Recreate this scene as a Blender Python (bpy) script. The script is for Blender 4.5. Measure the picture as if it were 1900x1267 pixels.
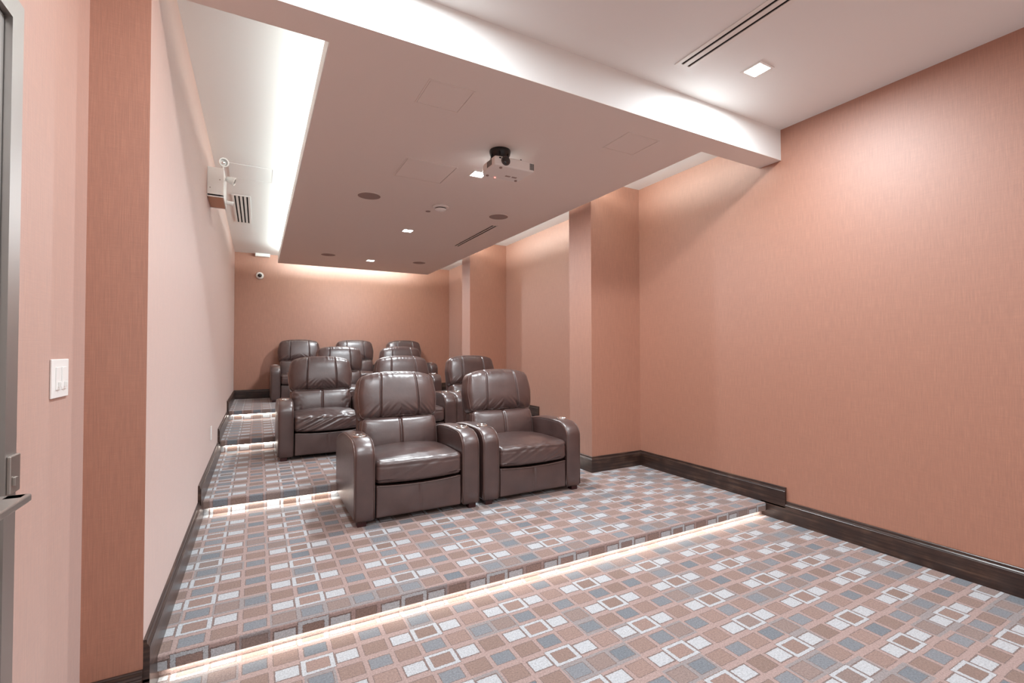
import bpy, bmesh, math, random
from mathutils import Vector, Matrix, noise

C = bpy.context.scene
for o in list(bpy.data.objects):
    bpy.data.objects.remove(o)

# ------------------------------------------------------------------ camera
EYE = Vector((0.0, 0.0, 1.305))
YAW, PITCH, ROLL = math.radians(28.546), math.radians(1.108), math.radians(-0.119)
Fw = Vector((math.sin(YAW)*math.cos(PITCH), math.cos(YAW)*math.cos(PITCH), math.sin(PITCH)))
Rt = Vector((math.cos(YAW), -math.sin(YAW), 0))
Up = Rt.cross(Fw)
Rt, Up = Rt*math.cos(ROLL)+Up*math.sin(ROLL), Up*math.cos(ROLL)-Rt*math.sin(ROLL)
camd = bpy.data.cameras.new('camera')
camd.sensor_width = 36.0
camd.lens = 867.6/1900*36
camd.clip_start = 0.02
cam = bpy.data.objects.new('camera', camd)
M = Matrix((Rt, Up, -Fw)).transposed().to_4x4()
M.translation = EYE
cam.matrix_world = M
C.collection.objects.link(cam)
C.camera = cam

# ------------------------------------------------------------------ world, exposure
w = bpy.data.worlds.new('world'); C.world = w; w.use_nodes = True
w.node_tree.nodes['Background'].inputs[0].default_value = (0.9, 0.92, 1, 1)
w.node_tree.nodes['Background'].inputs[1].default_value = 0.05
C.view_settings.view_transform = 'Standard'
C.view_settings.look = 'None'
C.view_settings.gamma = 1
C.view_settings.exposure = 0.0
C.view_settings.use_curve_mapping = False
C.cycles.max_bounces = 10
C.cycles.diffuse_bounces = 8

# ------------------------------------------------------------------ room measures (metres)
XL, XR, XP, XN = -0.357, 3.55, 2.909, -0.531
YN, YB, YC, YE, YK = 2.150, 2.16, 2.342, 8.687, 9.303
YF = -2.6
YT = [None, 2.307, 4.066, 5.867, 7.492]
ZT = [0.0, 0.103, 0.216, 0.349, 0.483]
PIL = [(3.697, 4.068), (6.719, 7.038)]
BB = 0.153
ZS, ZC = 2.772, 3.010
XS1, XS2 = 0.293, 2.872

def add_light(name, loc, size, size_y, power, color, rot=(0, 0, 0), spread=180, parent=None):
    d = bpy.data.lights.new(name, 'AREA')
    d.shape = 'RECTANGLE'; d.size = size; d.size_y = size_y
    d.energy = power; d.color = color; d.spread = math.radians(spread)
    o = bpy.data.objects.new(name, d); C.collection.objects.link(o)
    o.location = loc; o.rotation_euler = rot
    if parent: o.parent = parent
    return o

PI = math.pi
COOL = (0.89, 0.96, 1.0)
WARM = (0.86, 1.0, 1.0)
P_DOWN, P_FRONT, P_COVE = 46, 40, 7.0      # watts; cove is per metre
# LED battens lying on top of the hung ceiling, shining up into the cove
SL = ZS+0.133
TIP = math.radians(104)      # thrown outwards and a little up, against wall and cove ceiling
for nm, loc, a, b, rot in (('cove_left', (XS1+0.10, (YC+YE)/2, SL-0.004), 0.035, YE-YC-0.3, (0, TIP, 0)),
                           ('cove_right', (XS2-0.09, (YC+YE)/2, SL), 0.04, YE-YC-0.3, (0, -TIP, 0)),
                           ('cove_back', ((XS1+XS2)/2, YE-0.09, SL), XS2-XS1-0.3, 0.04, (TIP, 0, 0))):
    add_light('light_'+nm, loc, a, b, P_COVE*max(a, b)*(2.0 if 'back' in nm else 0.60 if 'left' in nm else 0.95), WARM, rot)

# ------------------------------------------------------------------ helpers
def setp(o, label=None, cat=None, group=None, kind=None):
    if label: o['label'] = label
    if cat: o['category'] = cat
    if group: o['group'] = group
    if kind: o['kind'] = kind
    return o

def obj(name, me, mat=None, parent=None, smooth=False):
    if isinstance(me, bmesh.types.BMesh):
        b = me; me = bpy.data.meshes.new(name)
        bmesh.ops.recalc_face_normals(b, faces=b.faces)
        b.to_mesh(me); b.free()
    if smooth:
        for p in me.polygons: p.use_smooth = True
    o = bpy.data.objects.new(name, me)
    C.collection.objects.link(o)
    if mat is not None and not me.materials: me.materials.append(mat)
    if parent: o.parent = parent
    return o

def empty(name, loc, rz=0.0):
    o = bpy.data.objects.new(name, None); C.collection.objects.link(o)
    o.location = loc; o.rotation_euler = (0, 0, rz); o.empty_display_size = 0.1
    return o

def bx(b, x0, x1, y0, y1, z0, z1, bev=0.0, seg=2):
    r = bmesh.ops.create_cube(b, size=1)
    vs = r['verts']
    for v in vs:
        v.co = Vector(((x0+x1)/2+v.co.x*(x1-x0), (y0+y1)/2+v.co.y*(y1-y0), (z0+z1)/2+v.co.z*(z1-z0)))
    if bev > 0:
        es = list({e for v in vs for e in v.link_edges})
        bmesh.ops.bevel(b, geom=es, offset=bev, segments=seg, affect='EDGES', profile=0.5)
    return b

def cyl(b, c, r1, r2, h, axis='Z', n=32, caps=True):
    r = bmesh.ops.create_cone(b, cap_ends=caps, segments=n, radius1=r1, radius2=r2, depth=h)
    m = {'Z': Matrix.Identity(3), 'Y': Matrix.Rotation(-PI/2, 3, 'X'), 'X': Matrix.Rotation(PI/2, 3, 'Y')}[axis]
    for v in r['verts']: v.co = m @ v.co + Vector(c)
    return b

def lathe(b, c, prof, n=40, m=None):
    rings = []
    for r, z in prof:
        ring = []
        for i in range(n):
            a = 2*PI*i/n
            p = Vector((r*math.cos(a), r*math.sin(a), z))
            if m: p = m @ p
            ring.append(b.verts.new(p+Vector(c)))
        rings.append(ring)
    for k in range(len(rings)-1):
        for i in range(n):
            b.faces.new((rings[k][i], rings[k][(i+1) % n], rings[k+1][(i+1) % n], rings[k+1][i]))
    b.faces.new(rings[0]); b.faces.new(rings[-1])
    return b

def tube(b, pts, r, n=8, closed=False):
    pts = [Vector(p) for p in pts]; N = len(pts)
    rings = []
    for i, p in enumerate(pts):
        a = pts[(i-1) % N] if (closed or i > 0) else p
        c = pts[(i+1) % N] if (closed or i < N-1) else p
        t = (c-a).normalized()
        h = Vector((0, 0, 1)) if abs(t.z) < 0.9 else Vector((0, 1, 0))
        if i == 0: u = t.cross(h).normalized()
        else: u = (u - t*u.dot(t)).normalized()
        v = t.cross(u)
        rings.append([b.verts.new(p+u*r*math.cos(2*PI*k/n)+v*r*math.sin(2*PI*k/n)) for k in range(n)])
    rng = N if closed else N-1
    for i in range(rng):
        A, B = rings[i], rings[(i+1) % N]
        for k in range(n): b.faces.new((A[k], A[(k+1) % n], B[(k+1) % n], B[k]))
    if not closed:
        b.faces.new(rings[0]); b.faces.new(rings[-1])
    return b

def prism(b, poly, axis, a0, a1):
    """closed prism of a 2D polygon; axis X: poly is (y,z); axis Y: (x,z); axis Z: (x,y)"""
    def P(p, a):
        return {'X': (a, p[0], p[1]), 'Y': (p[0], a, p[1]), 'Z': (p[0], p[1], a)}[axis]
    A = [b.verts.new(P(p, a0)) for p in poly]; B = [b.verts.new(P(p, a1)) for p in poly]
    n = len(poly)
    for i in range(n): b.faces.new((A[i], A[(i+1) % n], B[(i+1) % n], B[i]))
    b.faces.new(A); b.faces.new(B)
    return b

def rbox(c, s, r, n=(12, 12, 12), fn=None):
    """rounded box (grid cube pushed out by radius r) with an optional deform of its points"""
    b = bmesh.new(); key = {}
    hx, hy, hz = s[0]/2, s[1]/2, s[2]/2
    r = min(r, hx, hy, hz)
    h = (hx, hy, hz)
    def samples(half, k):
        # more samples inside the rounded rim
        out = []; inner = half-r
        m = 5
        for i in range(m): out.append(-half + r*(1-math.cos(PI/2*i/m)) if False else -half+r*i/m)
        for i in range(k+1): out.append(-inner+2*inner*i/k)
        for i in range(1, m+1): out.append(inner+r*i/m)
        return out
    S = [samples(h[i], n[i]) for i in range(3)]
    def V(p):
        k = (round(p[0], 6), round(p[1], 6), round(p[2], 6))
        if k in key: return key[k]
        q = Vector(p); inn = Vector([max(-(h[i]-r), min(h[i]-r, q[i])) for i in range(3)])
        d = q-inn
        if d.length > 1e-9:
            # spread the cube rim over the sphere evenly
            e = Vector([math.tan(d[i]/r*PI/4)*r for i in range(3)])
            q = inn + e.normalized()*r
        q = q+Vector(c)
        if fn: q = fn(q)
        v = b.verts.new(q); key[k] = v
        return v
    for ax in range(3):
        u, w_ = [(1, 2), (0, 2), (0, 1)][ax]
        for sg in (-1, 1):
            for i in range(len(S[u])-1):
                for j in range(len(S[w_])-1):
                    ps = []
                    for (a, d) in ((i, j), (i+1, j), (i+1, j+1), (i, j+1)):
                        p = [0, 0, 0]; p[ax] = sg*h[ax]; p[u] = S[u][a]; p[w_] = S[w_][d]
                        ps.append(V(p))
                    if len(set(ps)) == 4:
                        try: b.faces.new(ps)
                        except ValueError: pass
    return b

# ------------------------------------------------------------------ materials
class NT:
    def __init__(s, name):
        s.m = bpy.data.materials.new(name); s.m.use_nodes = True
        s.t = s.m.node_tree; s.n = s.t.nodes; s.l = s.t.links
        s.b = s.n['Principled BSDF']
    def new(s, ty, **kw):
        n = s.n.new(ty)
        for k, v in kw.items(): setattr(n, k, v)
        return n
    def put(s, sock, v):
        if isinstance(v, bpy.types.NodeSocket): s.l.new(v, sock)
        elif isinstance(v, (tuple, list)) and sock.type == 'RGBA': sock.default_value = (*v[:3], 1)
        else: sock.default_value = v
    def math(s, op, a, b_=None, c=None):
        n = s.new('ShaderNodeMath', operation=op)
        s.put(n.inputs[0], a)
        if b_ is not None: s.put(n.inputs[1], b_)
        if c is not None: s.put(n.inputs[2], c)
        return n.outputs[0]
    def mix(s, f, a, b_, mode='MIX'):
        n = s.new('ShaderNodeMix', data_type='RGBA', blend_type=mode)
        s.put(n.inputs[0], f); s.put(n.inputs[6], a); s.put(n.inputs[7], b_)
        return n.outputs[2]
    def noise(s, vec, scale, detail=3, rough=0.5):
        n = s.new('ShaderNodeTexNoise'); n.inputs['Scale'].default_value = scale
        n.inputs['Detail'].default_value = detail; n.inputs['Roughness'].default_value = rough
        if vec is not None: s.l.new(vec, n.inputs['Vector'])
        return n.outputs[0]
    def ramp(s, f, stops):
        n = s.new('ShaderNodeValToRGB'); s.l.new(f, n.inputs[0])
        e = n.color_ramp.elements
        while len(e) < len(stops): e.new(0.5)
        for i, (p, c) in enumerate(stops): e[i].position = p; e[i].color = (*c, 1)
        return n.outputs[0]
    def mapping(s, vec, scale=(1, 1, 1), loc=(0, 0, 0)):
        n = s.new('ShaderNodeMapping'); s.l.new(vec, n.inputs[0])
        n.inputs['Scale'].default_value = scale; n.inputs['Location'].default_value = loc
        return n.outputs[0]
    def bump(s, h, strength, dist):
        n = s.new('ShaderNodeBump'); s.l.new(h, n.inputs['Height'])
        n.inputs['Strength'].default_value = strength; n.inputs['Distance'].default_value = dist
        s.l.new(n.outputs[0], s.b.inputs['Normal'])
        return n
    def set(s, **kw):
        for k, v in kw.items(): s.put(s.b.inputs[k.replace('_', ' ')], v)
        return s.m

def srgb(r, g, b_):
    f = lambda c: (c/255/12.92) if c/255 <= 0.04045 else ((c/255+0.055)/1.055)**2.4
    return (f(r), f(g), f(b_))

def plain(name, col, rough=0.5, metal=0.0, spec=0.5, bump=0.0, bscale=400):
    s = NT(name)
    if bump:
        s.bump(s.noise(s.new('ShaderNodeTexCoord').outputs['Object'], bscale, 2), 0.3, bump)
    return s.set(Base_Color=col, Roughness=rough, Metallic=metal, Specular_IOR_Level=spec)

def emis(name, col, strength):
    s = NT(name)
    return s.set(Base_Color=(0.8, 0.8, 0.8), Emission_Color=col, Emission_Strength=strength)

def wallpaper():
    s = NT('wallpaper'); g = s.new('ShaderNodeTexCoord').outputs['Object']
    a = s.noise(s.mapping(g, (260, 260, 9)), 1.0, 4, 0.65)       # vertical threads
    h = s.noise(s.mapping(g, (14, 14, 420)), 1.0, 3, 0.6)        # weft threads
    big = s.noise(s.mapping(g, (1.6, 1.6, 0.25)), 1.0, 2)
    t = s.math('ADD', s.math('MULTIPLY', a, 0.72), s.math('MULTIPLY', h, 0.28))
    col = s.ramp(t, [(0.28, srgb(142, 82, 53)), (0.5, srgb(162, 98, 66)), (0.74, srgb(184, 122, 88))])
    col = s.mix(s.math('MULTIPLY', big, 0.25), col, srgb(168, 108, 72))
    s.bump(t, 0.25, 0.002)
    return s.set(Base_Color=col, Roughness=0.60, IOR=2.35, Sheen_Weight=0.5, Sheen_Roughness=0.5)

def paint(name, col, rough=0.6):
    s = NT(name); g = s.new('ShaderNodeTexCoord').outputs['Object']
    s.bump(s.noise(g, 90, 4), 0.08, 0.002)
    return s.set(Base_Color=col, Roughness=rough, Specular_IOR_Level=0.3)

def darkwood():
    s = NT('dark_stained_wood'); g = s.new('ShaderNodeTexCoord').outputs['Object']
    a = s.noise(s.mapping(g, (2.2, 2.2, 60)), 1.0, 5, 0.65)
    c2 = s.noise(g, 9, 4)
    col = s.ramp(s.math('ADD', s.math('MULTIPLY', a, 0.7), s.math('MULTIPLY', c2, 0.3)),
                 [(0.33, srgb(34, 24, 22)), (0.52, srgb(58, 41, 35)), (0.72, srgb(108, 84, 68))])
    s.bump(a, 0.15, 0.001)
    return s.set(Base_Color=col, Roughness=0.3, Specular_IOR_Level=0.6)

def leather():
    s = NT('brown_leather'); g = s.new('ShaderNodeTexCoord').outputs['Object']
    oi = s.new('ShaderNodeObjectInfo')
    v = s.new('ShaderNodeTexVoronoi'); v.inputs['Scale'].default_value = 260; s.l.new(g, v.inputs['Vector'])
    n1 = s.noise(g, 7, 4); n2 = s.noise(g, 40, 4)
    col = s.ramp(n1, [(0.3, srgb(64, 44, 41)), (0.7, srgb(82, 59, 55))])
    hgt = s.math('ADD', s.math('MULTIPLY', v.outputs['Distance'], 0.25), s.math('MULTIPLY', n2, 0.9))
    s.bump(hgt, 0.22, 0.004)
    r = s.math('ADD', 0.27, s.math('MULTIPLY', n2, 0.16))
    return s.set(Base_Color=col, Roughness=r, IOR=1.7, Coat_Weight=0.7, Coat_Roughness=0.36)

def carpet(name, v0, pv):
    """woven squares; u0 = centre of the framed square, v0 = row of the framed squares, UV in metres"""
    s = NT(name); tc = s.new('ShaderNodeTexCoord'); uv = tc.outputs['UV']
    fuzz = s.noise(uv, 130, 4, 0.85)
    wob = s.new('ShaderNodeTexNoise'); wob.inputs['Scale'].default_value = 160
    s.l.new(uv, wob.inputs['Vector'])
    sep0 = s.new('ShaderNodeSeparateColor'); s.l.new(wob.outputs['Color'], sep0.inputs[0])
    sp = s.new('ShaderNodeSeparateXYZ'); s.l.new(uv, sp.inputs[0])
    U = s.math('ADD', sp.outputs[0], s.math('MULTIPLY', s.math('SUBTRACT', sep0.outputs[0], 0.5), 0.008))
    V = s.math('ADD', sp.outputs[1], s.math('MULTIPLY', s.math('SUBTRACT', sep0.outputs[1], 0.5), 0.008))
    PU, u0 = 0.4645, 0.2315
    def dist(x, c, p):     # distance to the nearest repeat of c
        f = s.math('SUBTRACT', s.math('FLOORED_MODULO', s.math('ADD', s.math('SUBTRACT', x, c), p/2), p), p/2)
        return s.math('ABSOLUTE', f)
    cols = [dist(U, u0+i*PU/4, PU) for i in range(4)]
    rows = [dist(V, v0, pv), dist(V, v0+pv/2, pv)]
    def rect(i, j, wd, ht):
        a = s.math('LESS_THAN', cols[i], wd/2); b_ = s.math('LESS_THAN', rows[j], ht/2)
        return s.math('MULTIPLY', a, b_)
    # per-cell chance
    cu = s.math('FLOOR', s.math('DIVIDE', s.math('SUBTRACT', U, u0-PU/8), PU/4))
    cv = s.math('FLOOR', s.math('DIVIDE', s.math('SUBTRACT', V, v0-pv/4), pv/2))
    cb = s.new('ShaderNodeCombineXYZ'); s.put(cb.inputs[0], cu); s.put(cb.inputs[1], cv)
    wn = s.new('ShaderNodeTexWhiteNoise', noise_dimensions='2D'); s.l.new(cb.outputs[0], wn.inputs['Vector'])
    rnd = wn.outputs['Value']
    big = s.noise(s.mapping(cb.outputs[0], (0.33, 0.5, 1)), 1.0, 2)
    zone = s.math('GREATER_THAN', big, 0.56)
    pink, grey = srgb(192, 168, 162), srgb(170, 163, 163)
    ground = s.mix(zone, pink, grey)
    brown = s.mix(rnd, srgb(158, 135, 125), srgb(178, 152, 143))
    brown = s.mix(s.math('MULTIPLY', zone, 0.5), brown, srgb(158, 146, 143))
    blue = s.mix(rnd, srgb(134, 142, 150), srgb(154, 158, 164))
    white = srgb(212, 217, 222)
    edge = srgb(142, 124, 120)
    col = ground
    def lay(m, c): 
        nonlocal col
        col = s.mix(m, col, c)
    h = 1.0
    allp = [(1, 0), (3, 0), (0, 1), (2, 1), (1, 1), (3, 1)]
    # thin dark outline of each patch, then the patch
    for i, j in ((3, 0), (1, 1), (3, 1)) : pass
    for i, j, c, wd, ht in ((2, 0, brown, 0.094, 0.078), (1, 1, brown, 0.094, 0.078), (3, 1, brown, 0.094, 0.078),
                            (0, 1, blue, 0.090, 0.070), (2, 1, blue, 0.088, 0.068)):
        lay(rect(i, j, wd+0.006, ht+0.006), edge); lay(rect(i, j, wd, ht), c)
    for i in (1, 3):
        lay(rect(i, 0, 0.097, 0.078), edge); lay(rect(i, 0, 0.086, 0.066), white)
    lay(rect(0, 0, 0.134, 0.108), edge)
    lay(rect(0, 0, 0.128, 0.102), white); lay(rect(0, 0, 0.092, 0.072), edge); lay(rect(0, 0, 0.088, 0.068), brown)
    sp2 = s.math('MULTIPLY', s.math('SUBTRACT', fuzz, 0.5), 1.3)
    val = s.math('ADD', 0.70, sp2)
    vc = s.new('ShaderNodeCombineColor')
    for k in range(3): s.put(vc.inputs[k], val)
    col = s.mix(1.0, col, vc.outputs[0], 'MULTIPLY')
    s.bump(fuzz, 0.5, 0.004)
    return s.set(Base_Color=col, Roughness=0.95, Specular_IOR_Level=0.15, Sheen_Weight=0.15)

def brushed(name, col, rough=0.35):
    s = NT(name); g = s.new('ShaderNodeTexCoord').outputs['Object']
    a = s.noise(s.mapping(g, (8, 300, 8)), 1.0, 3)
    s.bump(a, 0.08, 0.001)
    return s.set(Base_Color=col, Metallic=0.9, Roughness=rough)

M_WALL = wallpaper()
M_CEIL = paint('ceiling_paint', srgb(238, 238, 236))
M_SOFF = paint('soffit_paint', srgb(234, 226, 220))
M_WOOD = darkwood()
M_LEATH = leather()
M_DARK = plain('dark_fabric', srgb(24, 20, 20), 0.8)
M_PIPE = plain('leather_seam', srgb(98, 78, 72), 0.3, spec=0.9)  # piping lighter than the leather: its edge highlight is put into the colour
M_WHITE = plain('white_plastic', srgb(236, 235, 232), 0.35)
M_BLACK = plain('black_plastic', srgb(18, 18, 22), 0.35)
M_VOID = plain('vent_void', srgb(16, 12, 12), 0.9)
M_CHROME = plain('chrome', (0.75, 0.74, 0.72), 0.15, 1.0)
M_STEEL = brushed('brushed_steel', srgb(182, 176, 170))
M_DOOR = brushed('door_metal', srgb(176, 172, 168), 0.42)
M_LENS = emis('lamp_lens', (1, 0.97, 0.93), 30)
M_STRIP = emis('led_strip', (1.0, 0.92, 0.82), 30)
M_RED = emis('red_led', (1, 0.12, 0.1), 6)
M_GREY = plain('grey_grille', srgb(158, 140, 134), 0.7, bump=0.002, bscale=900)
M_GLASS = plain('lens_glass', srgb(20, 20, 26), 0.05, spec=1.0)
CARP = [carpet('carpet_lower', 1.680, 0.2215)] + [carpet('carpet_tier', v, p) for v, p in
        ((2.480, 0.2270), (4.170, 0.2270), (5.975, 0.2270), (7.600, 0.2270))]

# ------------------------------------------------------------------ floor and tiers
def strip_uv(b, poly, arc, x0, x1):
    """prism along X whose side faces carry UV = (x, arc length)"""
    uvl = b.loops.layers.uv.new('UVMap')
    A = [b.verts.new((x0, p[0], p[1])) for p in poly]; B = [b.verts.new((x1, p[0], p[1])) for p in poly]
    n = len(poly)
    for i in range(n):
        j = (i+1) % n
        f = b.faces.new((A[i], A[j], B[j], B[i]))
        for lp, (uu, vv) in zip(f.loops, ((x0, arc[i]), (x0, arc[j] if j else arc[i]), (x1, arc[j] if j else arc[i]), (x1, arc[i]))):
            lp[uvl].uv = (uu, vv)
    for ring in (A, B):
        f = b.faces.new(ring)
        for lp in f.loops: lp[uvl].uv = (lp.vert.co.y, lp.vert.co.z)

b = bmesh.new()
strip_uv(b, [(YT[1]+0.2, 0), (YF, 0), (YF, -0.15), (YT[1]+0.2, -0.15)], [YT[1]+0.2, YF, YF-.1, YF], XN, XR)
setp(obj('floor', b, CARP[0]), kind='structure')
for k in range(1, 5):
    y, z, zl = YT[k], ZT[k], ZT[k-1]
    nose = 0.058 if k == 1 else 0.052
    rr = 0.010
    poly = [(YK, z)]; arc = [YK]
    poly.append((y+rr, z)); arc.append(y+rr)
    for i in range(1, 6):
        a = PI/2*i/5
        poly.append((y+rr-rr*math.sin(a), z-rr+rr*math.cos(a))); arc.append(y+rr-rr*a)
    a0 = arc[-1]
    poly.append((y, z-nose)); arc.append(a0-(nose-rr))
    poly.append((y+0.008, z-nose-0.006)); arc.append(arc[-1]-0.01)
    poly.append((y+0.034, z-nose-0.006)); arc.append(arc[-1]-0.026)
    poly.append((y+0.034, zl)); arc.append(arc[-1]-(z-nose-zl))
    poly.append((YK, zl)); arc.append(arc[-1])
    b = bmesh.new(); strip_uv(b, poly, arc, XL, XR)
    setp(obj('floor', b, CARP[k]), kind='structure')

# ------------------------------------------------------------------ walls
T = 0.12
def wall(name, *boxes, mat=M_WALL, bev=0.0):
    b = bmesh.new()
    for q in boxes: bx(b, *q, bev=bev)
    return setp(obj(name, b, mat), kind='structure')
wall('wall_right', (XR, XR+T, YF, YK+T, -0.15, ZC+0.1))
for i, (a, c) in enumerate(PIL):
    wall('wall_right_pillar', (XP, XR, a, c, 0, ZC))
wall('wall_left', (XN-T, XL, YN, YK+T, -0.15, ZC+0.1))
wall('wall_back', (XL, XR, YK, YK+T, -0.15, ZC+0.1))
wall('wall_front', (XN-T, XR+T, YF-T, YF, -0.15, ZC+0.1), mat=M_CEIL)
DY0, DY1, DZ = 0.64, 1.532, 2.10
wall('wall_left_near', (XN-T, XN, YF, DY0-0.06, -0.15, ZC+0.1), (XN-T, XN, DY1+0.064, YN, -0.15, ZC+0.1),
     (XN-T, XN, DY0-0.06, DY1+0.064, DZ+0.062, ZC+0.1))

# ------------------------------------------------------------------ ceilings
wall('ceiling', (XN-T, XR+T, YF-T, YK+T, ZC, ZC+0.1), mat=M_CEIL)
wall('ceiling_beam', (XN, XR, YB, YC, ZS+0.003, ZC), mat=M_CEIL)
SB = 0.095
b = bmesh.new()
bx(b, XN, XR, YB+0.0, YC, ZS, ZS+0.003)
bx(b, XS1, XS2, YC, YE, ZS, ZS+SB)
bx(b, XS1+0.22, XS2-0.22, YC, YE-0.22, ZS+SB, ZC)
setp(obj('ceiling_soffit', b, M_SOFF), kind='structure')
b = bmesh.new()      # white lip round the hung ceiling
for q in ((XS1-0.006, XS1, YC, YE+0.006), (XS2, XS2+0.006, YC, YE+0.006), (XS1-0.006, XS2+0.006, YE, YE+0.006)):
    bx(b, *q, ZS+0.004, ZS+SB+0.012)
setp(obj('trim_1', b, M_CEIL), kind='structure')

# ------------------------------------------------------------------ baseboards
def board_prof(z):      # (out from wall, height)
    return [(0, z), (0.020, z), (0.020, z+BB-0.030), (0.017, z+BB-0.026), (0.017, z+BB-0.022),
            (0.012, z+BB-0.017), (0.011, z+BB-0.003), (0.008, z+BB), (0, z+BB)]
def board(b, p, q, nrm, z, e0=0, e1=0):
    """run of baseboard from p to q (2D), nrm = outward 2D normal; e0/e1 extend the ends with the profile (mitres)"""
    p, q, nv = Vector(p), Vector(q), Vector(nrm)
    d = (q-p).normalized()
    A, B = [], []
    for o_, h in board_prof(z):
        a = p + nv*o_ - d*e0*o_; c = q + nv*o_ + d*e1*o_
        A.append(b.verts.new((a.x, a.y, h))); B.append(b.verts.new((c.x, c.y, h)))
    n = len(A)
    for i in range(n): b.faces.new((A[i], A[(i+1) % n], B[(i+1) % n], B[i]))
    b.faces.new(A); b.faces.new(B)
def level_runs(y0, y1):
    """split a depth range into carpet levels; each level's board starts a hand before its riser"""
    out = []
    for k in range(5):
        a = y0 if k == 0 else max(y0, YT[k]-0.155)
        c = y1 if k == 4 else min(y1, YT[k+1]-0.155)
        if c-a > 1e-4: out.append((a, c, k))
    return out
b = bmesh.new()
seg = [(YF, PIL[0][0]), (PIL[0][1], PIL[1][0]), (PIL[1][1], YK)]
for a, c in seg:
    for y0, y1, k in level_runs(a, c):
        board(b, (XR, y0), (XR, y1), (-1, 0), ZT[k], 0, -1 if y1 in (PIL[0][0], PIL[1][0]) else 0)
        if k and y0 not in (PIL[0][1], PIL[1][1]):       # the raised board drops to the lower one
            bx(b, XR-0.020, XR, y0, YT[k]+0.04, ZT[k-1], ZT[k]+0.01)
for (a, c), k in zip(PIL, (1, 3)):
    board(b, (XP, a), (XR, a), (0, -1), ZT[k], 1, -1)
    board(b, (XP, a), (XP, c), (-1, 0), ZT[k], 1, 1)
setp(obj('baseboard_right', b, M_WOOD), kind='structure')
b = bmesh.new()
for y0, y1, k in level_runs(YN, YK):
    if k == 0: continue
    if k == 1: y0 = YN
    board(b, (XL, y0), (XL, y1), (1, 0), ZT[k])
    bx(b, XL, XL+0.020, y0, YT[k]+0.04, ZT[k-1], ZT[k]+0.01)
setp(obj('baseboard_left', b, M_WOOD), kind='structure')
b = bmesh.new(); board(b, (XL, YK), (XR, YK), (0, -1), ZT[4])
setp(obj('baseboard_back', b, M_WOOD), kind='structure')
b = bmesh.new(); board(b, (XN, YN), (XL, YN), (0, -1), 0, -1, 0); board(b, (XN, DY1+0.064), (XN, YN), (1, 0), 0, 0, -1)
setp(obj('baseboard_left_near', b, M_WOOD), kind='structure')

# ------------------------------------------------------------------ LED strips under the step noses
NUM = ['lowest', 'second', 'third', 'topmost']
for k in range(1, 5):
    nose = 0.058 if k == 1 else 0.052
    z = ZT[k]-nose-0.006
    b = bmesh.new(); bx(b, XL+0.05, XR-0.05, YT[k]+0.020, YT[k]+0.032, z-0.0035, z-0.0005)
    setp(obj('led_strip', b, M_STRIP), 'glowing warm LED strip under the carpeted nose of the %s step' % NUM[k-1], 'light strip',
         'LED strips under the step noses')

# ------------------------------------------------------------------ door in the near left wall
b = bmesh.new()
F0, F1 = DY0-0.06, DY1+0.064
prismz = ((F0, DY0, 0, DZ+0.062), (DY1+0.004, F1, 0, DZ+0.062), (DY0, DY1+0.004, DZ+0.004, DZ+0.062))
for y0, y1, z0, z1 in prismz: bx(b, XN-T, XN+0.012, y0, y1, z0, z1)
door = setp(obj('door_1', b, M_DOOR), kind='structure')
b = bmesh.new(); bx(b, XN-0.05, XN-0.002, DY0+0.004, DY1, 0.008, DZ)
leaf = obj('door_leaf', b, M_DOOR, door)
b = bmesh.new()
zc = 1.0
bx(b, XN-0.002, XN+0.004, 1.18, 1.38, zc-0.03, zc+0.03, 0.002)
for y in (1.334, 1.222): bx(b, XN+0.002, -0.42, y-0.016, y+0.016, zc-0.008, zc+0.008, 0.002)
bx(b, -0.452, -0.414, 1.206, 1.350, zc-0.008, zc+0.008, 0.003)
obj('door_handle', b, M_STEEL, door)
b = bmesh.new()
bx(b, XN+0.012, XN+0.02, 1.545, 1.596, 0.966, 1.056, 0.002)
bx(b, XN+0.02, XN+0.026, 1.552, 1.567, 0.985, 1.005, 0.001)
obj('strike_plate', b, M_STEEL, door)

# ------------------------------------------------------------------ recessed downlights
def downlight(x, y, z, power, label, s=0.105, group='recessed square downlights'):
    t = empty('downlight', (x, y, z))
    setp(t, label, 'ceiling light', group)
    b = bmesh.new(); h, q = s/2, s/2+0.014
    for a in ((-q, q, -q, -h), (-q, q, h, q), (-q, -h, -h, h), (h, q, -h, h)): bx(b, *a, -0.005, -0.0005)
    obj('trim_ring', b, M_WHITE, t)
    b = bmesh.new(); bx(b, -h, h, -h, h, -0.003, -0.0006); obj('lamp_lens', b, M_LENS, t)
    add_light('lamp_light', (0, 0, -0.008), s*0.9, s*0.9, power, COOL, spread=178, parent=t)
    return t
downlight(1.60, 3.523, ZS, P_DOWN, 'bright square downlight beside the ceiling projector')
downlight(1.60, 5.60, ZS, P_DOWN, 'bright square downlight between the smoke detector and the one nearest the back wall')
downlight(1.60, 7.745, ZS, P_DOWN, 'bright square downlight nearest the back wall')
downlight(2.655, 1.755, ZC, P_FRONT*0.8, 'square downlight in the high ceiling beside the long slot diffuser')
for x, y, lb in ((0.55, 1.70, 'added unseen square downlight in the high ceiling above the door side'), (0.55, -0.9, 'added unseen square downlight in the high ceiling behind the camera, door side'),
              (2.655, -0.9, 'added unseen square downlight in the high ceiling behind the camera, right side')):     # unseen lamps, added to light the front half of the room
    downlight(x, y, ZC, P_FRONT, lb)

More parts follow.
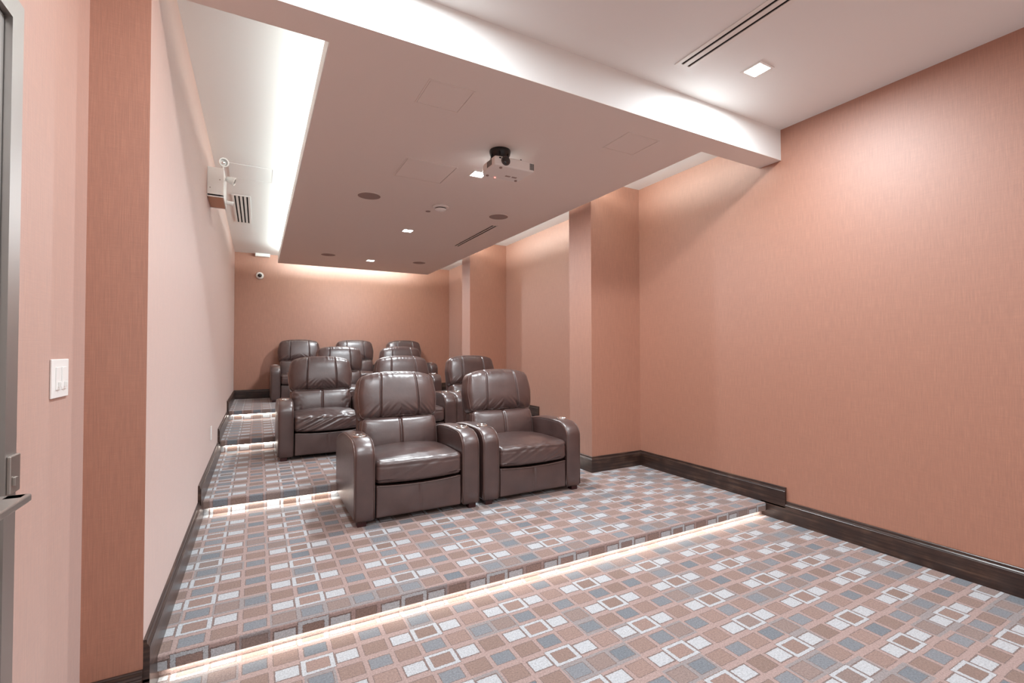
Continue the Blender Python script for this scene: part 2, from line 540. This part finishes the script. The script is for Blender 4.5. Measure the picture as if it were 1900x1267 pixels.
# ------------------------------------------------------------------ slot diffusers
def diffuser(x0, x1, y0, y1, z, slots, label, name='slot_diffuser', fr=0.014, sw=0.016, mat=M_WHITE):
    t = empty(name, ((x0+x1)/2, (y0+y1)/2, z)); setp(t, label, 'air vent')
    hx, hy = (x1-x0)/2, (y1-y0)/2
    b = bmesh.new()
    bx(b, -hx, hx, -hy, -hy+fr, -0.006, -0.0005); bx(b, -hx, hx, hy-fr, hy, -0.006, -0.0005)
    bx(b, -hx, -hx+fr, -hy+fr, hy-fr, -0.006, -0.0005); bx(b, hx-fr, hx, -hy+fr, hy-fr, -0.006, -0.0005)
    obj('frame', b, mat, t)
    b = bmesh.new(); bx(b, -hx+fr, hx-fr, -hy+fr, hy-fr, -0.0015, -0.0005); obj('slot_backing', b, M_VOID, t)
    inner = 2*(hx-fr); n = slots
    bw = (inner-n*sw)/(n-1) if n > 1 else 0
    for i in range(n-1):
        a = -hx+fr+sw+i*(sw+bw)
        b = bmesh.new(); bx(b, a, a+bw, -hy+fr, hy-fr, -0.006, -0.001); obj('blade', b, mat, t)
    return t
diffuser(2.170, 2.290, -0.4, 1.955, ZC, 2, 'long white two-slot air diffuser in the high ceiling', fr=0.026, sw=0.018)
diffuser(2.392, 2.470, 4.88, 6.11, ZS, 2, 'narrow two-slot air diffuser flush in the hung ceiling', fr=0.008, sw=0.023, mat=M_SOFF)
diffuser(-0.262, -0.085, 5.88, 7.13, ZC, 4, 'white slotted air grille in the left cove ceiling', name='air_grille', fr=0.022, sw=0.016)

# ------------------------------------------------------------------ access panels
def panel(x0, x1, y0, y1, z, label, mat, gap=False):
    t = empty('access_panel', ((x0+x1)/2, (y0+y1)/2, z)); setp(t, label, 'access panel')
    hx, hy = (x1-x0)/2, (y1-y0)/2
    b = bmesh.new(); f = 0.008
    for q in ((-hx, hx, -hy, -hy+f), (-hx, hx, hy-f, hy), (-hx, -hx+f, -hy+f, hy-f), (hx-f, hx, -hy+f, hy-f)):
        bx(b, *q, -0.004, -0.0005)
    obj('frame', b, mat, t)
    b = bmesh.new(); g = f+0.003
    bx(b, -hx+g, hx-g, -hy+g, hy-g, -0.003, -0.0005); obj('hatch', b, mat, t)
    if gap:
        b = bmesh.new(); bx(b, -hx+f, hx-f, -hy+f, hy-f, -0.0012, -0.0003); obj('gap_backing', b, M_VOID, t)
    return t
panel(0.803, 1.075, 2.40, 2.67, ZS, 'square paint-matched access panel in the hung ceiling near its left front corner', M_SOFF)
panel(2.180, 2.465, 2.36, 2.63, ZS, 'square paint-matched access panel in the hung ceiling right of the projector', M_SOFF)
panel(0.985, 1.400, 3.47, 3.88, ZS, 'larger square access panel left of the lamp beside the projector', M_SOFF, True)
panel(-0.25, 0.120, 4.90, 5.30, ZC, 'white access panel in the left cove ceiling by the emergency light', M_CEIL)

# ------------------------------------------------------------------ round ceiling speakers
for (x, y), lb in zip(((0.915, 4.50), (2.305, 4.54), (0.933, 7.56), (2.350, 7.55)),
                      ('round ceiling speaker grille left of the smoke detector', 'round ceiling speaker grille beside the narrow slot diffuser',
                       'round ceiling speaker grille near the left back corner of the hung ceiling', 'round ceiling speaker grille near the right back corner of the hung ceiling')):
    t = empty('ceiling_speaker', (x, y, ZS)); setp(t, lb, 'ceiling speaker', 'round speakers in the hung ceiling')
    b = bmesh.new(); lathe(b, (0, 0, 0), [(0.112, -0.0005), (0.112, -0.005), (0.104, -0.007), (0.104, -0.0005)]); obj('bezel', b, M_SOFF, t)
    b = bmesh.new(); lathe(b, (0, 0, 0), [(0.103, -0.0005), (0.103, -0.005), (0.05, -0.007), (0.005, -0.0075)]); obj('grille', b, M_GREY, t)

# ------------------------------------------------------------------ smoke detector, sprinkler cover
t = empty('smoke_detector', (1.625, 4.50, ZS)); setp(t, 'white round smoke detector between the projector lamp and the next one', 'smoke detector')
b = bmesh.new(); lathe(b, (0, 0, 0), [(0.082, -0.0005), (0.082, -0.012), (0.074, -0.018), (0.060, -0.020)]); obj('base', b, M_WHITE, t, True)
b = bmesh.new(); lathe(b, (0.0, 0, 0), [(0.056, -0.020), (0.056, -0.026), (0.050, -0.028)]); obj('vent_ring', b, M_BLACK, t)
b = bmesh.new(); lathe(b, (0.0, 0, 0), [(0.058, -0.028), (0.055, -0.036), (0.040, -0.046), (0.018, -0.052), (0.004, -0.053)]); obj('sensor_dome', b, M_WHITE, t, True)
b = bmesh.new(); lathe(b, (1.565, 4.72, ZS), [(0.026, -0.0005), (0.026, -0.003), (0.024, -0.004), (0.004, -0.005)])
setp(obj('sprinkler_cover', b, M_GREY), 'small round sprinkler cover plate next to the smoke detector', 'sprinkler')

# ------------------------------------------------------------------ projector
t = empty('projector', (1.614, 2.915, 2.612)); setp(t, 'white projector hanging from the ceiling on a black mount', 'projector')
W2, D, H_ = 0.163, 0.25, 0.072
def pj(p):
    # back corners rounded, back half of the top a little lower
    f = max(0, (p.y-0.17)/0.08); p.x *= 1-0.16*f*f
    if p.z > H_*0.6: p.z -= 0.006*max(0, abs(p.x)/W2)**2
    return p
obj('body', rbox((0, D/2, H_/2), (2*W2, D, H_), 0.012, (20, 16, 4), pj), M_WHITE, t, True)
b = bmesh.new(); lathe(b, (0, 0, 0), [(0.031, -0.004), (0.034, 0.012), (0.027, 0.012)], m=Matrix.Rotation(PI/2, 3, 'X'))
for v in b.verts: v.co += Vector((-0.078, 0.004, H_*0.53))
lr = obj('lens_ring', b, plain('dark_grey_plastic', srgb(70, 66, 66), 0.4), t, True)
b = bmesh.new(); lathe(b, (0, 0, 0), [(0.024, 0.0), (0.024, 0.0125), (0.016, 0.016), (0.003, 0.018)], m=Matrix.Rotation(PI/2, 3, 'X'))
for v in b.verts: v.co += Vector((-0.078, 0.002, H_*0.53))
obj('glass', b, M_GLASS, lr, True)
b = bmesh.new(); bx(b, -0.128, -0.112, -0.002, 0.003, 0.050, 0.059); obj('infrared_window', b, M_BLACK, t)
for i in range(4):
    b = bmesh.new(); bx(b, 0.124+i*0.009, 0.129+i*0.009, -0.0015, 0.002, 0.012, 0.058); obj('vent_slot', b, M_VOID, t)
for i in range(5):
    b = bmesh.new(); bx(b, -W2-0.0012, -W2+0.001, 0.05+i*0.016, 0.058+i*0.016, 0.014, 0.056); obj('vent_slot', b, M_VOID, t)
b = bmesh.new(); bx(b, 0.005, 0.045, 0.15, 0.17, -0.0015, 0.001); bx(b, 0.06, 0.10, 0.15, 0.17, -0.0015, 0.001); obj('label_plate', b, M_GREY, t)
for x, y in ((-0.10, 0.03), (-0.12, 0.21), (0.12, 0.21)):
    b = bmesh.new(); cyl(b, (x, y, -0.003), 0.010, 0.011, 0.008, n=16); obj('foot', b, M_GREY, t, True)
b = bmesh.new(); cyl(b, (-0.05, 0.225, -0.001), 0.005, 0.005, 0.006, n=12); obj('indicator_light', b, M_RED, t)
b = bmesh.new()
lathe(b, (-0.06, 0.12, 0), [(0.070, H_-0.002), (0.075, H_+0.015), (0.066, H_+0.045), (0.074, 0.125), (0.078, 0.150), (0.076, 0.1595)])
for a in range(6):
    an = a*PI/3
    bx(b, -0.06+0.068*math.cos(an)-0.006, -0.06+0.068*math.cos(an)+0.006, 0.12+0.068*math.sin(an)-0.006, 0.12+0.068*math.sin(an)+0.006, H_, 0.13)
for s_ in (-1, 1): bx(b, -0.06-0.008, -0.06+0.008, 0.12, 0.12+s_*0.10, H_-0.002, H_+0.010)
obj('ceiling_mount', b, M_BLACK, t, True)
b = bmesh.new(); cyl(b, (0.085, 0.07, H_+0.003), 0.022, 0.016, 0.008, n=20); cyl(b, (0.088, 0.07, H_+0.018), 0.006, 0.006, 0.030, n=12)
obj('adjuster_knob', b, M_BLACK, t, True)
b = bmesh.new(); tube(b, [(0.0, 0.2, H_-0.004), (0.02, 0.235, H_+0.015), (-0.01, 0.2, 0.11), (-0.03, 0.15, 0.14)], 0.004)
obj('cable', b, M_BLACK, t, True)

# ------------------------------------------------------------------ emergency light on the left wall
t = empty('emergency_light', (XL, 4.33, 2.52)); setp(t, 'white twin-head emergency light box high on the left wall', 'emergency light')
b = bmesh.new()
dx, dy, dz = 0.112, 0.34, 0.235
bx(b, 0.0, dx, 0.0, dy, 0.006, dz, 0.003)
obj('housing', b, M_WHITE, t)
b = bmesh.new()
for q in ((0.0, dx+0.001, 0, 0.006), (0.0, dx+0.001, dy-0.006, dy), (dx-0.006, dx+0.001, 0.006, dy-0.006)): bx(b, *q, 0.0, 0.02)
obj('bottom_rim', b, M_WHITE, t)
b = bmesh.new(); bx(b, 0.002, dx-0.008, 0.008, dy-0.008, 0.003, 0.0058); obj('bottom_plate', b, plain('buff_plastic', srgb(206, 160, 128), 0.5), t)
for x, z in ((0.02, 0.07), (0.085, 0.14)):
    b = bmesh.new(); cyl(b, (x, -0.001, z), 0.004, 0.004, 0.004, 'Y', 12); obj('screw', b, M_GREY, t)
def head(c, d, r=0.036):
    d = Vector(d).normalized(); q = d.to_track_quat('Z', 'Y').to_matrix()
    b = bmesh.new(); lathe(b, c, [(0.010, -0.05), (0.020, -0.045), (r*0.8, -0.02), (r, 0.012), (r, 0.018), (r*0.8, 0.018), (r*0.72, 0.006)], m=q)
    h = obj('lamp_head', b, M_WHITE, t, True)
    b = bmesh.new(); lathe(b, c, [(r*0.74, 0.002), (r*0.76, 0.012), (r*0.4, 0.004), (r*0.36, 0.012), (r*0.1, 0.013)], m=q)
    obj('reflector', b, M_CHROME, h, True)
head((0.105, 0.03, dz+0.055), (0.35, -1, -0.1))
head((0.165, 0.15, dz-0.045), (1, -0.15, -0.35), 0.034)
head((0.148, 0.31, dz-0.19), (1, 0.2, -0.1), 0.022)
for pa, ra in (([(0.10, 0.05, dz-0.005), (0.10, 0.05, dz+0.03)], 0.009), ([(0.08, 0.15, dz-0.03), (0.14, 0.15, dz-0.04)], 0.010),
               ([(0.10, 0.31, dz-0.19), (0.14, 0.31, dz-0.19)], 0.007)):
    b = bmesh.new(); tube(b, pa, ra); obj('swivel_arm', b, M_WHITE, t, True)

# ------------------------------------------------------------------ security camera, box over the back wall, switch, outlet
t = empty('security_camera', (0.024, YK, 2.626)); setp(t, 'small white dome security camera on the back wall', 'security camera')
q = Matrix.Rotation(PI/2, 3, 'X')
b = bmesh.new(); lathe(b, (0, 0, 0), [(0.062, 0.0005), (0.062, 0.02), (0.052, 0.032), (0.040, 0.034)], m=q); obj('base', b, M_WHITE, t, True)
b = bmesh.new(); lathe(b, (0.0, 0, 0), [(0.034, 0.033), (0.033, 0.045), (0.024, 0.060), (0.008, 0.068), (0.001, 0.069)], m=q); obj('dome', b, M_GLASS, t, True)
b = bmesh.new(); bx(b, -0.05, 0.18, YK-0.09, YK-0.0005, ZC-0.055, ZC-0.0005, 0.008)
setp(obj('ceiling_box', b, M_WHITE), 'small flat white box in the corner above the security camera', 'electrical box')

t = empty('light_switch', (XN, 1.905, 1.224)); setp(t, 'white double dimmer switch plate beside the door', 'light switch')
b = bmesh.new(); bx(b, 0.0005, 0.006, -0.068, 0.068, -0.058, 0.058, 0.002); obj('plate', b, M_WHITE, t)
for y in (-0.024, 0.024):
    b = bmesh.new(); bx(b, 0.006, 0.0085, y-0.017, y+0.017, -0.034, 0.034, 0.001); r_ = obj('rocker', b, M_WHITE, t)
    b = bmesh.new(); bx(b, 0.0085, 0.016, y-0.003, y+0.003, -0.026, -0.010, 0.001); obj('slider', b, M_WHITE, r_)
t = empty('wall_outlet', (XL, 4.87, 0.588)); setp(t, 'white outlet plate low on the left wall', 'outlet')
b = bmesh.new(); bx(b, 0.0005, 0.007, -0.038, 0.038, -0.060, 0.060, 0.002); obj('plate', b, M_WHITE, t)
for z in (-0.02, 0.02):
    b = bmesh.new(); bx(b, 0.007, 0.009, -0.016, 0.016, z-0.014, z+0.014, 0.001); obj('socket', b, M_WHITE, t)

# ------------------------------------------------------------------ recliners
def smooth(a, c, x):
    t_ = max(0, min(1, (x-a)/(c-a))); return t_*t_*(3-2*t_)

def arm_mesh(cx, w_=0.142):
    """armrest: side outline in (y,z), rounded across its width"""
    pts = []
    def arc(cy, cz, r, a0, a1, n, ry=None):
        for i in range(n+1):
            a = math.radians(a0+(a1-a0)*i/n)
            pts.append((cy+(ry or r)*math.cos(a), cz+r*math.sin(a)))
    pts += [(0.012, 0.035), (0.0, 0.050), (0.0, 0.15), (0.0, 0.25), (0.0, 0.36), (0.0, 0.43)]
    arc(0.150, 0.462, 0.119, 174, 95, 10, 0.150)
    pts += [(0.22, 0.583), (0.32, 0.584), (0.42, 0.580), (0.52, 0.570), (0.62, 0.552), (0.72, 0.522)]
    arc(0.78, 0.44, 0.055, 70, 0, 5)
    pts += [(0.838, 0.36), (0.838, 0.25), (0.838, 0.15), (0.838, 0.060), (0.82, 0.040), (0.6, 0.035), (0.3, 0.035)]
    cyy = 0.42; czz = 0.30
    N = len(pts)
    # inward normals
    nr = []
    for i in range(N):
        a = Vector(pts[(i-1) % N]); c = Vector(pts[(i+1) % N]); d = (c-a).normalized()
        n_ = Vector((d.y, -d.x))
        if n_.dot(Vector((cyy, czz))-Vector(pts[i])) < 0: n_ = -n_
        nr.append(n_)
    r = 0.022; sections = []
    for i in range(7):
        a = PI/2*i/6; sections.append((-w_/2+r*(1-math.sin(a)), r*(1-math.cos(a))))
    sections = [(-w_/2+r*(1-math.cos(PI/2*i/6)), r*(1-math.sin(PI/2*i/6))) for i in range(7)]
    mid = [(-w_/2+r+(w_-2*r)*i/8, 0.0) for i in range(1, 8)]
    sections = sections+mid+[(-x, k) for x, k in reversed(sections)]
    b = bmesh.new(); rings = []
    for x, ins in sections:
        crown = 0.010*(1-(2*x/w_)**2)
        ring = []
        for (p, n_) in zip(pts, nr):
            yy = p[0]+n_[0]*ins; zz = p[1]+n_[1]*ins
            if p[1] > 0.40: zz += crown; 
            if p[0] < 0.05: yy -= crown*0.5
            ring.append(b.verts.new((cx+x, yy, zz)))
        rings.append(ring)
    for A, B in zip(rings[:-1], rings[1:]):
        for i in range(N): b.faces.new((A[i], A[(i+1) % N], B[(i+1) % N], B[i]))
    b.faces.new(rings[0]); b.faces.new(rings[-1])
    pb = bmesh.new()
    for s_ in (-1, 1):
        path = [(cx+s_*(w_/2-0.005), p[0]+n_[0]*0.004, p[1]+n_[1]*0.004) for p, n_ in zip(pts, nr)]
        tube(pb, path[1:31], 0.0032, 6)
    return b, pb

def wrinkle(x, z, seed):
    return noise.noise(Vector((x*9+seed, z*3.2, seed*1.7)))

def make_recliner(seed, rumple):
    R = random.Random(seed)
    t = empty('recliner', (0, 0, 0))
    setp(t, 'x', 'recliner', 'brown leather theatre recliners')
    # base
    b = bmesh.new(); bx(b, -0.32, 0.32, 0.03, 0.80, 0.045, 0.25, 0.01)
    obj('base', b, M_DARK, t)
    for x in (-0.41, 0.41):
        for y in (0.045, 0.78):
            b = bmesh.new(); bx(b, x-0.03, x+0.03, y-0.03, y+0.03, 0.0, 0.042, 0.004); obj('foot', b, plain_foot, t)
    for s_ in (-1, 1):
        ab, pb = arm_mesh(s_*0.394)
        a = obj('armrest', ab, M_LEATH, t, True)
        obj('piping', pb, M_PIPE, a, True)
        b = bmesh.new()
        lathe(b, (s_*0.394, 0.185, 0.593), [(0.046, -0.03), (0.050, 0.0), (0.050, 0.004), (0.046, 0.006), (0.039, 0.006), (0.037, -0.02), (0.036, -0.03)], 32)
        ch = obj('cup_holder', b, M_CHROME, a, True)
    # footrest panel
    def fp(p):
        u = p.x/0.31
        if p.y < 0.03:
            p.y -= 0.010*(1-u*u)*(1-((p.z-0.15)/0.11)**2)
            p.y += 0.007*math.exp(-(p.x/0.006)**2)
            p.y += 0.0025*wrinkle(p.x*1.2, p.z*2, seed+3)
        if p.z > 0.2: p.z += 0.014*u*u - 0.006
        return p
    fr = obj('footrest', rbox((0, 0.035, 0.150), (0.630, 0.055, 0.215), 0.012, (60, 3, 12), fp), M_LEATH, t, True)
    b = bmesh.new(); tube(b, [(x/50*0.305, -0.002+0.0035*(x/50)**2, 0.250+0.014*(x/50)**2) for x in range(-50, 51, 4)], 0.0035, 6)
    obj('piping', b, M_PIPE, fr, True)
    # seat cushion
    def sc(p):
        u = p.x/0.318
        top = smooth(0.34, 0.40, p.z)
        p.z += top*(0.030*(1-u*u)*smooth(0.0, 0.2, p.y) - 0.012*smooth(0.3, 0.6, p.y))
        fr_ = 1-smooth(0.0, 0.09, p.y)
        p.y -= fr_*0.016*(1-abs(u)**3)*(1-((p.z-0.35)/0.11)**2)
        p.y += fr_*0.004*math.exp(-((p.z-0.395)/0.006)**2)
        wv = wrinkle(p.x*2.2+p.z*2.5, p.y*4+p.z, seed)
        k = rumple*(0.35+0.65*fr_)
        p.z += top*0.012*k*wv; p.y -= fr_*0.014*k*wrinkle(p.x*2.0-p.z*4, p.z*2, seed+5)
        if p.z < 0.30: p.z += 0.012*u*u*fr_
        return p
    se = obj('seat_cushion', rbox((0, 0.30, 0.352), (0.638, 0.60, 0.170), 0.034, (70, 40, 12), sc), M_LEATH, t, True)
    b = bmesh.new(); tube(b, [(x/50*0.300, -0.009+0.012*(abs(x)/50)**3, 0.402+0.012*(1-(x/50)**2)) for x in range(-50, 51, 4)], 0.003, 6)
    obj('piping', b, M_PIPE, se, True)
    # lumbar cushion
    TL = math.radians(12)
    def lean(p, y0, z0, a):
        dy, dz_ = p.y-y0, p.z-z0
        p.y = y0+dy*math.cos(a)+dz_*math.sin(a); p.z = z0-dy*math.sin(a)+dz_*math.cos(a)
        return p
    def lc(p):
        u = p.x/0.325; vz = (p.z-0.51)/0.145
        f = 1-smooth(0.52, 0.66, p.y)
        bul = max(0, 1-abs(u)**3.5)*max(0, 1-abs(vz)**3)
        p.y -= f*0.040*bul
        p.y += f*0.016*math.exp(-(p.x/0.008)**2)
        ed = smooth(0.55, 1.0, abs(u))
        p.y += f*0.010*ed*rumple*wrinkle(p.x*2.5, p.z*9, seed+9) + f*0.006*smooth(0.2, 1, -vz)*wrinkle(p.x*3.5, p.z*2, seed+11)
        p.x *= 1-0.05*smooth(0.2, 1.2, vz)*abs(u)
        return lean(p, 0.60, 0.38, TL)
    lu = obj('lumbar_cushion', rbox((0, 0.60, 0.505), (0.645, 0.16, 0.300), 0.045, (90, 4, 34), lc), M_LEATH, t, True)
    # head cushion
    ZH = 0.835
    def hc(p):
        u = p.x/0.345; vz = (p.z-ZH)/0.20
        f = 1-smooth(0.60, 0.74, p.y)
        bul = max(0, 1-abs(u)**3.2)*max(0, 1-abs(vz)**3.2)
        p.y -= f*0.052*bul
        for sx in (-0.155, 0.155):
            p.y += f*0.017*math.exp(-((p.x-sx*(1-0.05*vz))/0.0055)**2)
        lo = smooth(0.3, 1.0, -vz)
        p.y -= f*0.017*lo*wrinkle(p.x*3.8+p.z*4*(1 if p.x > 0 else -1), p.z*2.5, seed+21)
        p.y -= f*0.006*smooth(0.5, 1, vz)*wrinkle(p.x*4, p.z*1.5, seed+25)
        # arched top and shoulders, slightly pinched waist
        up_ = smooth(-0.2, 1.0, vz)
        p.z -= up_*0.050*abs(u)**2.6
        p.x *= 1-0.075*up_*abs(u)-0.045*smooth(0, 1, -vz)*abs(u)
        p.z += 0.012*smooth(0.4, 1, -vz)*(abs(u)**2)*-1
        return lean(p, 0.64, 0.64, TL)
    hd = obj('head_cushion', rbox((0, 0.665, ZH), (0.690, 0.17, 0.395), 0.055, (130, 4, 40), hc), M_LEATH, t, True)
    # piping round the faces of both back cushions, laid on their rounded rims
    def rim(c, sz, r, fn, n=18):
        hx, hz = sz[0]/2-r, sz[2]/2-r; y = c[1]-sz[1]/2+r; q = 0.7071
        pts = []
        def add(x, z, th):
            pts.append(fn(Vector((c[0]+x+r*q*math.cos(th), y-r*q, c[2]+z+r*q*math.sin(th)))))
        for sx, sz_, a0 in ((1, 1, 0), (-1, 1, PI/2), (-1, -1, PI), (1, -1, 3*PI/2)):
            for k_ in range(7): add(sx*hx, sz_*hz, a0+PI/2*k_/6)
            if sx == sz_:
                for k_ in range(1, n): add(sx*hx*(1-2*k_/n), sz_*hz, a0+PI/2)
            else:
                for k_ in range(1, 10): add(sx*hx, sz_*hz*(1-2*k_/10), a0+PI/2)
        b_ = bmesh.new(); tube(b_, pts, 0.0026, 6, closed=True)
        return b_
    obj('piping', rim((0, 0.665, ZH), (0.690, 0.17, 0.395), 0.055, hc), M_PIPE, hd, True)
    obj('piping', rim((0, 0.60, 0.505), (0.645, 0.16, 0.300), 0.045, lc), M_PIPE, lu, True)
    # back shell behind both cushions
    def bs(p):
        u = p.x/0.33; vz = (p.z-0.70)/0.30
        up_ = smooth(0.2, 1.0, vz)
        p.z -= up_*0.055*abs(u)**2.6; p.x *= 1-0.09*up_*abs(u)
        return lean(p, 0.60, 0.38, TL)
    obj('back_shell', rbox((0, 0.695, 0.66), (0.640, 0.11, 0.66), 0.045, (16, 3, 24), bs), M_LEATH, t, True)
    return t

plain_foot = plain('dark_red_wood', srgb(58, 26, 26), 0.35)
protos = [make_recliner(3, 0.2), make_recliner(11, 0.4), make_recliner(29, 1.0)]
used = [False]*3
def copy_tree(o, parent=None):
    c = o.copy(); C.collection.objects.link(c); c.parent = parent
    for ch in kids[o.name]: copy_tree(ch, c)
    return c
kids = {}
for o in list(bpy.data.objects): kids[o.name] = [q for q in o.children]
S = 0.87
ROWS = [  # (x centre, y front, level, prototype, tilt, label)
    (1.043, 3.297, 1, 0, 0.0, 'brown leather recliner at the left of the front row, wholly in view'),
    (2.007, 3.302, 1, 1, 0.0, 'brown leather recliner at the right of the front row, before the pillar'),
    (0.645, 5.135, 2, 2, 0.0, 'brown leather recliner at the left end of the second row, with a rumpled seat'),
    (1.590, 5.135, 2, 0, 0.0, 'middle brown leather recliner of the second row, behind the gap of the front pair'),
    (2.525, 5.135, 2, 1, 0.0, 'brown leather recliner at the right end of the second row'),
    (1.105, 6.93, 3, 1, 0.0, 'left brown leather recliner of the third row'),
    (2.060, 6.93, 3, 0, 0.0, 'right brown leather recliner of the third row'),
    (0.650, 8.40, 4, 0, 0.0, 'brown leather recliner at the left end of the back row'),
    (1.590, 8.40, 4, 1, 0.0, 'middle brown leather recliner of the back row'),
    (2.520, 8.40, 4, 0, 0.0, 'brown leather recliner at the right end of the back row'),
]
for x, y, lv, pr, rz, lb in ROWS:
    if not used[pr]: o = protos[pr]; used[pr] = True
    else: o = copy_tree(protos[pr])
    o.location = (x, y, ZT[lv]); o.rotation_euler = (0, 0, rz); o['label'] = lb
